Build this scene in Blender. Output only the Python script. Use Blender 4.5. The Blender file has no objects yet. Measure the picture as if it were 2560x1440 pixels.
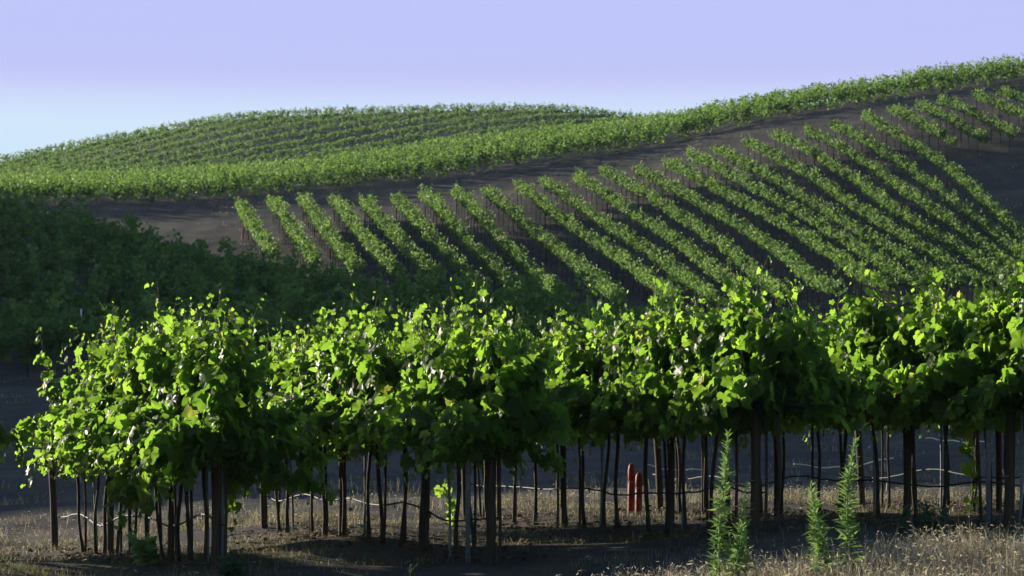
import bpy, math, random
import numpy as np

rng = np.random.default_rng(11)
random.seed(5)
SC = bpy.context.scene
COL = SC.collection
R = math.radians

# ------------------------------------------------------------------ camera
F = 5774.0            # focal length in photo pixels (2560 wide)
EYE = 1.6             # eye height
HOR = 900.0           # photo row of the eye level
cam_d = bpy.data.cameras.new("camera")
cam = bpy.data.objects.new("camera", cam_d)
COL.objects.link(cam)
cam.location = (0, 0, EYE)
cam.rotation_euler = (R(90), 0, 0)
cam_d.sensor_width = 36.0
cam_d.lens = 36.0 * F / 2560.0
cam_d.shift_y = (HOR - 720.0) / 2560.0
cam_d.dof.use_dof = True
cam_d.dof.focus_distance = 19.0
cam_d.dof.aperture_fstop = 7.0
cam_d.clip_start = 0.1
cam_d.clip_end = 9000.0
SC.camera = cam

# ------------------------------------------------------------------ light
EXPOSURE = 1.05
SUN_AZ = 51.0         # degrees to the left of the view direction
SUN_EL = 12.5
SC.view_settings.view_transform = 'Standard'
SC.view_settings.look = 'None'
SC.view_settings.exposure = EXPOSURE
SC.view_settings.gamma = 1.0
SC.view_settings.use_curve_mapping = False
sun_vec = np.array([-math.sin(R(SUN_AZ)) * math.cos(R(SUN_EL)),
                    math.cos(R(SUN_AZ)) * math.cos(R(SUN_EL)), math.sin(R(SUN_EL))])
sd = bpy.data.lights.new("sun", 'SUN')
sd.energy = 5.0
sd.angle = R(0.5)
sd.color = (1.0, 0.90, 0.70)
sun = bpy.data.objects.new("sun", sd)
COL.objects.link(sun)
from mathutils import Vector
sun.rotation_euler = Vector(sun_vec).to_track_quat('Z', 'Y').to_euler()
sun.location = Vector(sun_vec) * 60

w = bpy.data.worlds.new("World")
SC.world = w
w.use_nodes = True
nt = w.node_tree
nt.nodes.clear()
N = nt.nodes.new
L = nt.links.new
out = N('ShaderNodeOutputWorld')
sky = N('ShaderNodeTexSky')
sky.sky_type = 'NISHITA'
sky.sun_disc = False
sky.sun_elevation = R(SUN_EL)
sky.sun_rotation = R(-SUN_AZ)
sky.altitude = 150
sky.air_density = 1.0
sky.dust_density = 0.6
sky.ozone_density = 2.5
bg_sky = N('ShaderNodeBackground')
bg_sky.inputs['Strength'].default_value = 0.08
L(sky.outputs[0], bg_sky.inputs['Color'])
# low lavender evening band of the sky, by elevation of the direction
tc = N('ShaderNodeTexCoord')
sep = N('ShaderNodeSeparateXYZ')
L(tc.outputs['Generated'], sep.inputs[0])
ramp = N('ShaderNodeValToRGB')
mr = N('ShaderNodeMapRange')
mr.inputs['From Min'].default_value = 0.05
mr.inputs['From Max'].default_value = 0.17
L(sep.outputs['Z'], mr.inputs['Value'])
L(mr.outputs[0], ramp.inputs[0])
def lin(c):
    return tuple(((v / 255) / 12.92 if v / 255 <= 0.04045 else ((v / 255 + 0.055) / 1.055) ** 2.4) for v in c) + (1,)
els = ramp.color_ramp.elements
stops = [(0.0, (207, 231, 255)), (0.34, (210, 233, 255)), (0.42, (212, 233, 255)), (0.48, (207, 226, 255)), (0.53, (205, 216, 254)),
         (0.57, (200, 206, 253)), (0.62, (194, 200, 252)), (0.75, (192, 199, 253)), (1.0, (193, 200, 253))]
els[0].position, els[0].color = stops[0][0], lin(stops[0][1])
els[1].position, els[1].color = stops[-1][0], lin(stops[-1][1])
for p, c in stops[1:-1]:
    e = els.new(p)
    e.color = lin(c)
bg_band = N('ShaderNodeBackground')
bg_band.inputs['Strength'].default_value = 0.96 / 2 ** EXPOSURE
L(ramp.outputs[0], bg_band.inputs['Color'])
# weight: full low in front, fading upward and towards the side away from the sun
wz = N('ShaderNodeMapRange')
wz.interpolation_type = 'SMOOTHSTEP'
wz.inputs['From Min'].default_value = 0.16
wz.inputs['From Max'].default_value = 0.30
wz.inputs['To Min'].default_value = 1.0
wz.inputs['To Max'].default_value = 0.0
L(sep.outputs['Z'], wz.inputs['Value'])
wy = N('ShaderNodeMapRange')
wy.interpolation_type = 'SMOOTHSTEP'
wy.inputs['From Min'].default_value = -0.1
wy.inputs['From Max'].default_value = 0.8
L(sep.outputs['Y'], wy.inputs['Value'])
mul = N('ShaderNodeMath')
mul.operation = 'MULTIPLY'
L(wz.outputs[0], mul.inputs[0])
L(wy.outputs[0], mul.inputs[1])
mixw = N('ShaderNodeMixShader')
L(mul.outputs[0], mixw.inputs[0])
L(bg_sky.outputs[0], mixw.inputs[1])
L(bg_band.outputs[0], mixw.inputs[2])
L(mixw.outputs[0], out.inputs['Surface'])

SC.render.engine = 'CYCLES'
SC.cycles.max_bounces = 7
SC.cycles.transparent_max_bounces = 8
SC.cycles.use_denoising = True
SC.cycles.volume_bounces = 0

# ------------------------------------------------------------------ helpers
def link(o, parent=None):
    COL.objects.link(o)
    if parent is not None:
        o.parent = parent
    return o

def tag(o, label=None, cat=None, group=None, kind=None):
    if label: o['label'] = label
    if cat: o['category'] = cat
    if group: o['group'] = group
    if kind: o['kind'] = kind
    return o

def thing(name, label, cat, loc, group=None):
    o = bpy.data.objects.new(name, None)
    o.empty_display_size = 0.2
    o.location = tuple(float(v) for v in loc)
    COL.objects.link(o)
    return tag(o, label, cat, group)

def mesh_obj(name, V, faces, mats, parent=None, smooth=False, rnd=None, midx=None):
    """V (n,3); faces: list of (m,k) int arrays."""
    V = np.asarray(V, dtype=np.float32)
    if not isinstance(faces, (list, tuple)):
        faces = [faces]
    faces = [np.asarray(f, dtype=np.int32) for f in faces if len(f)]
    me = bpy.data.meshes.new(name)
    me.vertices.add(len(V))
    me.vertices.foreach_set('co', V.ravel())
    nl = sum(f.size for f in faces)
    npoly = sum(len(f) for f in faces)
    me.loops.add(nl)
    me.loops.foreach_set('vertex_index', np.concatenate([f.ravel() for f in faces]))
    me.polygons.add(npoly)
    sizes = np.concatenate([np.full(len(f), f.shape[1], dtype=np.int32) for f in faces])
    starts = np.concatenate([[0], np.cumsum(sizes)[:-1]]).astype(np.int32)
    me.polygons.foreach_set('loop_start', starts)
    if midx is not None:
        me.polygons.foreach_set('material_index', np.asarray(midx, dtype=np.int32))
    if smooth:
        me.polygons.foreach_set('use_smooth', np.ones(npoly, dtype=bool))
    if not isinstance(mats, (list, tuple)):
        mats = [mats]
    for m in mats:
        me.materials.append(m)
    if rnd is not None:
        a = me.attributes.new('rnd', 'FLOAT', 'POINT')
        a.data.foreach_set('value', np.asarray(rnd, dtype=np.float32))
    me.update(calc_edges=True)
    me.validate()
    o = bpy.data.objects.new(name, me)
    return link(o, parent)

def tube(points, radii, k=7, cap=True):
    """swept tube; returns V, quads, tris"""
    P = np.asarray(points, dtype=float)
    n = len(P)
    r = np.broadcast_to(np.asarray(radii, dtype=float), (n,))
    T = np.gradient(P, axis=0)
    T /= np.linalg.norm(T, axis=1)[:, None] + 1e-9
    ref = np.array([0, 0, 1.0]) if abs(T[:, 2]).mean() < 0.8 else np.array([1.0, 0, 0])
    A = np.cross(T, ref); A /= np.linalg.norm(A, axis=1)[:, None] + 1e-9
    B = np.cross(T, A)
    ang = np.linspace(0, 2 * np.pi, k, endpoint=False)
    V = P[:, None] + r[:, None, None] * (np.cos(ang)[None, :, None] * A[:, None] + np.sin(ang)[None, :, None] * B[:, None])
    V = V.reshape(-1, 3)
    q = []
    for i in range(n - 1):
        for j in range(k):
            q.append((i * k + j, i * k + (j + 1) % k, (i + 1) * k + (j + 1) % k, (i + 1) * k + j))
    t = []
    if cap:
        V = np.vstack([V, P[0] - T[0] * r[0] * 0.15, P[-1] + T[-1] * r[-1] * 0.25])
        c0, c1 = n * k, n * k + 1
        for j in range(k):
            t.append((c0, (j + 1) % k, j))
            t.append((c1, (n - 1) * k + j, (n - 1) * k + (j + 1) % k))
    return V, np.array(q, dtype=np.int32), np.array(t, dtype=np.int32).reshape(-1, 3)

class Geo:
    def __init__(s): s.V, s.Q, s.T, s.n = [], [], [], 0
    def add(s, V, q, t):
        s.V.append(V)
        if len(q): s.Q.append(q + s.n)
        if len(t): s.T.append(t + s.n)
        s.n += len(V)
        return s
    def tube(s, p, r, k=7): return s.add(*tube(p, r, k))
    def obj(s, name, mat, parent=None, smooth=True, **kw):
        f = []
        if s.Q: f.append(np.vstack(s.Q))
        if s.T: f.append(np.vstack(s.T))
        return mesh_obj(name, np.vstack(s.V), f, mat, parent, smooth, **kw)

def unit(a):
    return a / (np.linalg.norm(a, axis=-1, keepdims=True) + 1e-9)

# ------------------------------------------------------------------ materials
def new_mat(name):
    m = bpy.data.materials.new(name)
    m.use_nodes = True
    nt = m.node_tree
    nt.nodes.clear()
    o = nt.nodes.new('ShaderNodeOutputMaterial')
    return m, nt, o

def ramp_node(nt, stops):
    r = nt.nodes.new('ShaderNodeValToRGB')
    e = r.color_ramp.elements
    e[0].position, e[0].color = stops[0][0], (*stops[0][1], 1)
    e[1].position, e[1].color = stops[-1][0], (*stops[-1][1], 1)
    for p, c in stops[1:-1]:
        x = e.new(p)
        x.color = (*c, 1)
    return r

def leaf_mat(name, refl, trans, rough=0.38, tmix=0.45, spec=0.5):
    m, nt, o = new_mat(name)
    at = nt.nodes.new('ShaderNodeAttribute')
    at.attribute_name = 'rnd'
    r1 = ramp_node(nt, refl)
    r2 = ramp_node(nt, trans)
    nt.links.new(at.outputs['Fac'], r1.inputs[0])
    nt.links.new(at.outputs['Fac'], r2.inputs[0])
    p = nt.nodes.new('ShaderNodeBsdfPrincipled')
    p.inputs['Roughness'].default_value = rough
    p.inputs['Specular IOR Level'].default_value = spec
    nt.links.new(r1.outputs[0], p.inputs['Base Color'])
    t = nt.nodes.new('ShaderNodeBsdfTranslucent')
    nt.links.new(r2.outputs[0], t.inputs['Color'])
    mx = nt.nodes.new('ShaderNodeMixShader')
    mx.inputs[0].default_value = tmix
    nt.links.new(p.outputs[0], mx.inputs[1])
    nt.links.new(t.outputs[0], mx.inputs[2])
    nt.links.new(mx.outputs[0], o.inputs['Surface'])
    return m

def noise_mat(name, stops, scale=8.0, rough=0.85, stretch=(1, 1, 1), bump=0.3, spec=0.3, detail=6):
    m, nt, o = new_mat(name)
    tc = nt.nodes.new('ShaderNodeTexCoord')
    mp = nt.nodes.new('ShaderNodeMapping')
    mp.inputs['Scale'].default_value = stretch
    nz = nt.nodes.new('ShaderNodeTexNoise')
    nz.inputs['Scale'].default_value = scale
    nz.inputs['Detail'].default_value = detail
    nz.inputs['Roughness'].default_value = 0.65
    nt.links.new(tc.outputs['Object'], mp.inputs[0])
    nt.links.new(mp.outputs[0], nz.inputs['Vector'])
    r = ramp_node(nt, stops)
    nt.links.new(nz.outputs['Fac'], r.inputs[0])
    p = nt.nodes.new('ShaderNodeBsdfPrincipled')
    p.inputs['Roughness'].default_value = rough
    p.inputs['Specular IOR Level'].default_value = spec
    nt.links.new(r.outputs[0], p.inputs['Base Color'])
    if bump:
        b = nt.nodes.new('ShaderNodeBump')
        b.inputs['Strength'].default_value = bump
        b.inputs['Distance'].default_value = 0.02
        nt.links.new(nz.outputs['Fac'], b.inputs['Height'])
        nt.links.new(b.outputs[0], p.inputs['Normal'])
    nt.links.new(p.outputs[0], o.inputs['Surface'])
    return m

M_LEAF = leaf_mat('vine_leaf', [(0, (0.024, 0.050, 0.014)), (0.5, (0.042, 0.080, 0.020)), (0.9, (0.068, 0.11, 0.028)), (1, (0.10, 0.13, 0.03))],
                  [(0, (0.09, 0.21, 0.02)), (0.5, (0.27, 0.48, 0.045)), (0.9, (0.46, 0.70, 0.08)), (1, (0.50, 0.55, 0.09))],
                  rough=0.36, tmix=0.56, spec=0.08)
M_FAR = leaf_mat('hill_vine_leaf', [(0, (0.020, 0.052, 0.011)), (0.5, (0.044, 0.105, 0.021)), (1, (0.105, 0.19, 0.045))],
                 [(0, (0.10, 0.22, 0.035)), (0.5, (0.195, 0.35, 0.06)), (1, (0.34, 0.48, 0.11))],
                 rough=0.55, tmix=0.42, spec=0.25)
M_WEED = leaf_mat('weed_leaf', [(0, (0.15, 0.28, 0.08)), (1, (0.28, 0.42, 0.15))],
                  [(0, (0.20, 0.34, 0.08)), (1, (0.32, 0.46, 0.14))], rough=0.5, tmix=0.4, spec=0.3)
M_WEEDB = leaf_mat('blue_weed_leaf', [(0, (0.045, 0.085, 0.045)), (1, (0.08, 0.13, 0.07))],
                   [(0, (0.08, 0.16, 0.06)), (1, (0.12, 0.22, 0.08))], rough=0.6, tmix=0.3, spec=0.2)
M_STRAW = leaf_mat('dry_grass_blade', [(0, (0.07, 0.09, 0.03)), (0.25, (0.165, 0.14, 0.08)), (0.6, (0.37, 0.32, 0.23)), (1, (0.60, 0.55, 0.45))],
                   [(0, (0.10, 0.15, 0.03)), (0.25, (0.21, 0.18, 0.08)), (0.6, (0.36, 0.29, 0.17)), (1, (0.52, 0.45, 0.32))],
                   rough=0.55, tmix=0.4, spec=0.25)
M_LITTER = noise_mat('dead_leaf', [(0.3, (0.08, 0.035, 0.018)), (0.7, (0.20, 0.10, 0.045))], 3, bump=0)
M_BARK = noise_mat('vine_bark', [(0.3, (0.02, 0.016, 0.013)), (0.55, (0.048, 0.037, 0.028)), (0.75, (0.10, 0.078, 0.058))], 30, stretch=(1, 1, 0.15), bump=0.8)
M_CANE = noise_mat('green_cane', [(0.3, (0.06, 0.08, 0.02)), (0.7, (0.14, 0.10, 0.04))], 10, bump=0)
M_POST = noise_mat('weathered_wood', [(0.25, (0.022, 0.016, 0.013)), (0.55, (0.055, 0.038, 0.027)), (0.8, (0.12, 0.08, 0.052))], 14, stretch=(1, 1, 0.08), bump=0.6)
M_STEEL = noise_mat('galvanised_steel', [(0.3, (0.09, 0.10, 0.12)), (0.7, (0.19, 0.20, 0.23))], 20, rough=0.5, bump=0.05, spec=0.6)
M_HOSE = noise_mat('drip_hose_plastic', [(0.3, (0.012, 0.012, 0.013)), (0.7, (0.03, 0.03, 0.03))], 12, rough=0.6, bump=0.1, spec=0.3)
M_RED = noise_mat('faded_red_paint', [(0.32, (0.07, 0.014, 0.013)), (0.5, (0.24, 0.026, 0.024)), (0.68, (0.40, 0.11, 0.09))], 26, stretch=(1, 1, 0.2), rough=0.6, bump=0.3)
M_WHITE = noise_mat('white_tube', [(0.3, (0.55, 0.55, 0.52)), (0.7, (0.8, 0.8, 0.78))], 10, rough=0.6, bump=0)

# ------------------------------------------------------------------ terrain
def zv(y, v): return EYE + (HOR - v) * y / F

def pchip(x, y, xq):
    x = np.asarray(x, float); y = np.asarray(y, float)
    h = np.diff(x); d = np.diff(y, axis=0) / (h if y.ndim == 1 else h[:, None])
    m = np.zeros_like(y)
    hh = h if y.ndim == 1 else h[:, None]
    w1 = 2 * hh[1:] + hh[:-1]; w2 = hh[1:] + 2 * hh[:-1]
    same = (d[:-1] * d[1:]) > 0
    with np.errstate(divide='ignore', invalid='ignore'):
        m[1:-1] = np.where(same, (w1 + w2) / (w1 / d[:-1] + w2 / d[1:]), 0)
    m[0] = d[0]; m[-1] = d[-1]
    i = np.clip(np.searchsorted(x, xq) - 1, 0, len(x) - 2)
    t = (xq - x[i]) / h[i]
    hi = h[i]
    if y.ndim > 1: t = t[:, None]; hi = hi[:, None]
    return (y[i] * (1 + 2 * t) * (1 - t) ** 2 + m[i] * hi * t * (1 - t) ** 2
            + y[i + 1] * t * t * (3 - 2 * t) + m[i + 1] * hi * t * t * (t - 1))

# photo column -> list of (depth, ground height)
COLS = {  # negative columns: unseen hill, added and shaped to shade the left hillside and lane
    -2600: [(0, 0), (18, -.3), (36, .3), (46, 3.2), (56, 8), (63, 11.5), (70, 15), (79, 17), (92, 18), (115, 16), (140, 12), (165, 12), (200, 13), (265, 18), (300, 16)],
    -1500: [(0, 0), (18, -.2), (35, -.4), (55, 2.0), (72, 13), (90, 18.5), (110, 20), (125, 18.5), (142, 14.5), (165, 12.5), (200, 14), (265, 19), (300, 17)],
    -800: [(0, 0), (18, -.15), (35, -.5), (55, .8), (75, 8), (92, 16), (108, 18.5), (122, 18.5), (132, 16.5), (145, 13), (165, 12.5), (200, 15), (265, 20.5), (300, 19)],
    -350: [(0, 0), (18, -.1), (23.5, -.35), (35, -.5), (50, .3), (65, 1.8), (105, 10.6), (118, 12.4), (128, 12.6), (142, 11.3), (165, 12.8), (218, 17.0), (265, 22.5), (300, 21)],
    0: [(0, 0), (14, -.05), (18, -.06), (23.5, -.34), (27, -.25), (35, -.5), (50, zv(50, 1020)), (65, zv(65, 930)), (105, zv(105, 578)), (118, zv(118, 604)), (135, zv(135, 535)), (142, zv(142, 508)), (165, zv(165, 488)), (218, zv(218, 464)), (265, zv(265, 416)), (274, zv(274, 405)), (300, zv(274, 405) - 3)],
    320: [(0, 0), (14, -.04), (18, -.03), (23.5, -.28), (27, -.16), (35, -.4), (50, zv(50, 1015)), (65, zv(65, 930)), (100, zv(100, 654)), (112, zv(112, 668)), (128, zv(128, 580)), (135, zv(135, 545)), (142, zv(142, 508)), (165, zv(165, 472)), (218, zv(218, 450)), (265, zv(265, 355)), (274, zv(274, 344)), (300, zv(274, 344) - 3)],
    640: [(0, 0), (14, -.03), (18, 0), (23.5, -.15), (27, -.05), (35, -.3), (50, zv(50, 1012)), (65, zv(65, 930)), (94, zv(94, 742)), (104, 3.7), (118, zv(118, 652)), (125, zv(125, 592)), (133, zv(133, 545)), (141.5, zv(141.5, 487)), (165, zv(165, 455)), (218, zv(218, 432)), (265, zv(265, 307)), (274, zv(274, 295)), (300, zv(274, 295) - 3)],
    960: [(0, 0), (14, -.02), (18, 0), (23.5, -.06), (27, 0), (35, -.25), (50, zv(50, 1012)), (65, zv(65, 930)), (88, zv(88, 797)), (97, 2.8), (110, zv(110, 690)), (125.5, zv(125.5, 562)), (134, zv(134, 515)), (141, zv(141, 462)), (165, zv(165, 414)), (218, zv(218, 418)), (265, zv(265, 296)), (274, zv(274, 284)), (300, zv(274, 284) - 3)],
    1280: [(0, 0), (14, 0), (18, 0), (23.5, .03), (27, .02), (35, -.2), (50, zv(50, 1012)), (65, zv(65, 930)), (82, zv(82, 824)), (92, 2.6), (103, zv(103, 775)), (127, zv(127, 527)), (134, zv(134, 475)), (140.5, zv(140.5, 420)), (165, zv(165, 372)), (218, zv(218, 395)), (265, zv(265, 288)), (274, zv(274, 276)), (300, zv(274, 276) - 3)],
    1600: [(0, 0), (12, .03), (14, .08), (18, .1), (23.5, .10), (27, .05), (35, -.15), (50, zv(50, 1012)), (65, zv(65, 930)), (74, zv(74, 877)), (84, 2.0), (100, zv(100, 780)), (127.5, zv(127.5, 480)), (134, zv(134, 425)), (140, zv(140, 374)), (162, zv(162, 335)), (167, zv(167, 325)), (218, zv(218, 385)), (265, zv(265, 312)), (274, zv(274, 300)), (300, zv(274, 300) - 3)],
    1920: [(0, 0), (12, .08), (14, .20), (18, .24), (23.5, .10), (27, .05), (35, -.1), (50, .5), (65, 1.1), (80, 1.8), (96, zv(96, 790)), (128, zv(128, 403)), (134, zv(134, 350)), (140, zv(140, 305)), (157, zv(157, 280)), (162, zv(162, 272)), (172, 18.2), (200, 17), (265, 23), (300, 22)],
    2240: [(0, 0), (12, .12), (14, .26), (18, .27), (23.5, .12), (27, .08), (35, -.05), (50, .5), (65, 1.2), (80, 2.0), (91, zv(91, 800)), (113, zv(113, 540)), (129, zv(129, 337)), (134.5, zv(134.5, 292)), (140, zv(140, 250)), (152, zv(152, 236)), (157, zv(157, 222)), (168, 18.8), (200, 16.5), (265, 18), (300, 17)],
    2560: [(0, 0), (12, .16), (14, .31), (18, .3), (23.5, .15), (27, .1), (35, 0), (50, .6), (65, 1.3), (80, 2.2), (90, zv(90, 800)), (100, zv(100, 700)), (115, zv(115, 480)), (130, zv(130, 287)), (136, zv(136, 234)), (141, zv(141, 203)), (150, zv(150, 186)), (156, zv(156, 170)), (168, 20), (200, 17), (265, 15), (300, 14)],
    3200: [(0, 0), (14, .22), (18, .4), (23.5, .25), (35, .1), (50, .8), (80, 2.6), (100, 6.4), (115, 11.6), (130, 17.2), (141, 20), (150, 21), (165, 20), (200, 17.5), (265, 14), (300, 13)],
    4600: [(0, 0), (18, .5), (35, .3), (50, 1), (80, 3.5), (112, 11), (130, 19), (150, 22), (165, 21), (200, 18), (265, 14), (300, 13)],
}
YG = np.concatenate([np.arange(0, 320.5, 0.5)])
us = sorted(COLS)
colZ = []
for u in us:
    p = COLS[u]
    ys = [a for a, _ in p] + [320]
    zs = [b for _, b in p] + [p[-1][1] - 1.5]
    colZ.append(pchip(ys, zs, YG))
colZ = np.array(colZ)                                   # (ncol, ny)
SG = np.linspace((us[0] - 1280) / F, (us[-1] - 1280) / F, 480)
ZG = pchip((np.array(us) - 1280) / F, colZ, SG)         # (480, ny)
k = np.array([1, 4, 6, 4, 1]) / 16.0
ZP = np.pad(ZG, ((2, 2), (0, 0)), mode='edge')
for _ in range(3):
    ZG = sum(k[i] * ZP[i:i + ZG.shape[0]] for i in range(5))
    ZP = np.pad(ZG, ((2, 2), (0, 0)), mode='edge')

def H(x, y):
    x = np.asarray(x, float); y = np.asarray(y, float)
    x, y = np.broadcast_arrays(x, y)
    s = x / np.maximum(y, 8.0)
    fi = np.clip((s - SG[0]) / (SG[1] - SG[0]), 0, len(SG) - 1.001)
    yy = np.clip(y, 0, 319.9)
    fj = yy / 0.5
    i = fi.astype(int); j = fj.astype(int)
    a = fi - i; b = fj - j
    z = (ZG[i, j] * (1 - a) * (1 - b) + ZG[i + 1, j] * a * (1 - b) + ZG[i, j + 1] * (1 - a) * b + ZG[i + 1, j + 1] * a * b)
    far = np.clip((y - 319.9) / 400.0, 0, 1)
    z = z * (1 - far * far * (3 - 2 * far))
    und = (0.018 * np.sin(x * 2.9 + 1.3 * np.sin(y * 1.1)) + 0.016 * np.sin(y * 3.7 + 1.7 * np.sin(x * 1.6))
           + 0.02 * np.sin(x * 0.9 + y * 0.7)) * np.clip(y / 6.0, 0, 1)
    return z + und

def hit(u, v, h):
    """plan point where the photo ray meets ground + h (nearest beyond 92 m)"""
    s = (u - 1280) / F
    ys = np.arange(93.0, 150.0, 0.1)
    zr = EYE + (HOR - v) / F * ys
    zz = H(s * ys, ys) + h
    k = np.argmax(zr <= zz)
    y = ys[k] if (zr <= zz).any() else 150.0
    return np.array([s * y, y])

yr = np.concatenate([np.arange(-30, 8, 2.0), np.arange(8, 30, 0.2), np.arange(30, 60, 0.5), np.arange(60, 320, 1.0),
                     np.geomspace(322, 6000, 26)])
sr = np.concatenate([np.linspace(-3, -0.66, 24, endpoint=False), np.linspace(-0.66, -0.24, 60, endpoint=False),
                     np.linspace(-0.24, 0.24, 260, endpoint=False), np.linspace(0.24, 0.58, 40, endpoint=False), np.linspace(0.58, 3, 25)])
SS, YY = np.meshgrid(sr, yr)
XX = SS * np.maximum(YY, 8.0)
ZZ = H(XX, YY)
nr, nc = XX.shape
idx = np.arange(nr * nc).reshape(nr, nc)
quads = np.stack([idx[:-1, :-1], idx[:-1, 1:], idx[1:, 1:], idx[1:, :-1]], -1).reshape(-1, 4)

def ground_material():
    m, nt, o = new_mat('vineyard_soil')
    nn, ll = nt.nodes.new, nt.links.new
    geo = nn('ShaderNodeNewGeometry')
    def noise(scale, detail=6, rough=0.6, mp=None):
        n = nn('ShaderNodeTexNoise')
        n.inputs['Scale'].default_value = scale
        n.inputs['Detail'].default_value = detail
        n.inputs['Roughness'].default_value = rough
        if mp:
            q = nn('ShaderNodeMapping'); q.inputs['Scale'].default_value = mp
            ll(geo.outputs['Position'], q.inputs[0]); ll(q.outputs[0], n.inputs['Vector'])
        else:
            ll(geo.outputs['Position'], n.inputs['Vector'])
        return n
    n1 = noise(0.35, 8, 0.6)
    n2 = noise(5.0, 8, 0.7)
    n3 = noise(1.3, 5, 0.6, (1.0, 0.35, 1.0))
    r1 = ramp_node(nt, [(0.3, (0.045, 0.044, 0.047)), (0.55, (0.074, 0.070, 0.072)), (0.75, (0.115, 0.106, 0.102))])
    ll(n1.outputs['Fac'], r1.inputs[0])
    r2 = ramp_node(nt, [(0.3, (0.55, 0.55, 0.55)), (0.7, (1.25, 1.2, 1.15))])
    ll(n2.outputs['Fac'], r2.inputs[0])
    mx = nn('ShaderNodeMix'); mx.data_type = 'RGBA'; mx.blend_type = 'MULTIPLY'
    mx.inputs[0].default_value = 0.8
    ll(r1.outputs[0], mx.inputs[6]); ll(r2.outputs[0], mx.inputs[7])
    # dry thatch patches
    r3 = ramp_node(nt, [(0.48, (0, 0, 0)), (0.62, (1, 1, 1))])
    ll(n3.outputs['Fac'], r3.inputs[0])
    mx2 = nn('ShaderNodeMix'); mx2.data_type = 'RGBA'
    mm = nn('ShaderNodeMath'); mm.operation = 'MULTIPLY'; mm.inputs[1].default_value = 0.35
    ll(r3.outputs[0], mm.inputs[0]); ll(mm.outputs[0], mx2.inputs[0])
    ll(mx.outputs[2], mx2.inputs[6]); mx2.inputs[7].default_value = (0.15, 0.118, 0.072, 1)
    p = nn('ShaderNodeBsdfPrincipled')
    p.inputs['Roughness'].default_value = 0.95
    p.inputs['Specular IOR Level'].default_value = 0.1
    ll(mx2.outputs[2], p.inputs['Base Color'])
    b = nn('ShaderNodeBump'); b.inputs['Strength'].default_value = 0.9; b.inputs['Distance'].default_value = 0.06
    ll(n2.outputs['Fac'], b.inputs['Height']); ll(b.outputs[0], p.inputs['Normal'])
    ll(p.outputs[0], o.inputs['Surface'])
    return m
M_SOIL = ground_material()
g = mesh_obj('ground', np.stack([XX, YY, ZZ], -1).reshape(-1, 3), quads, M_SOIL, smooth=True)
tag(g, 'bare brown vineyard soil of the lane and slopes', 'ground', kind='structure')

# ------------------------------------------------------------------ vine rows on the hills
QT = np.array([(0, 0, 0), (0.5, 0.42, 0.07), (0, 1.0, -0.06), (-0.5, 0.42, 0.07)])

def leaf_quads(P, T, Nn, S, wid=1.0):
    T = unit(T); B = unit(np.cross(T, Nn)); Nn = np.cross(B, T)
    V = P[:, None] + S[:, None, None] * (QT[None, :, 0:1] * wid * B[:, None] + QT[None, :, 1:2] * T[:, None] + QT[None, :, 2:3] * Nn[:, None])
    n = len(P)
    return V.reshape(-1, 3), np.arange(n * 4, dtype=np.int32).reshape(n, 4)

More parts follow.
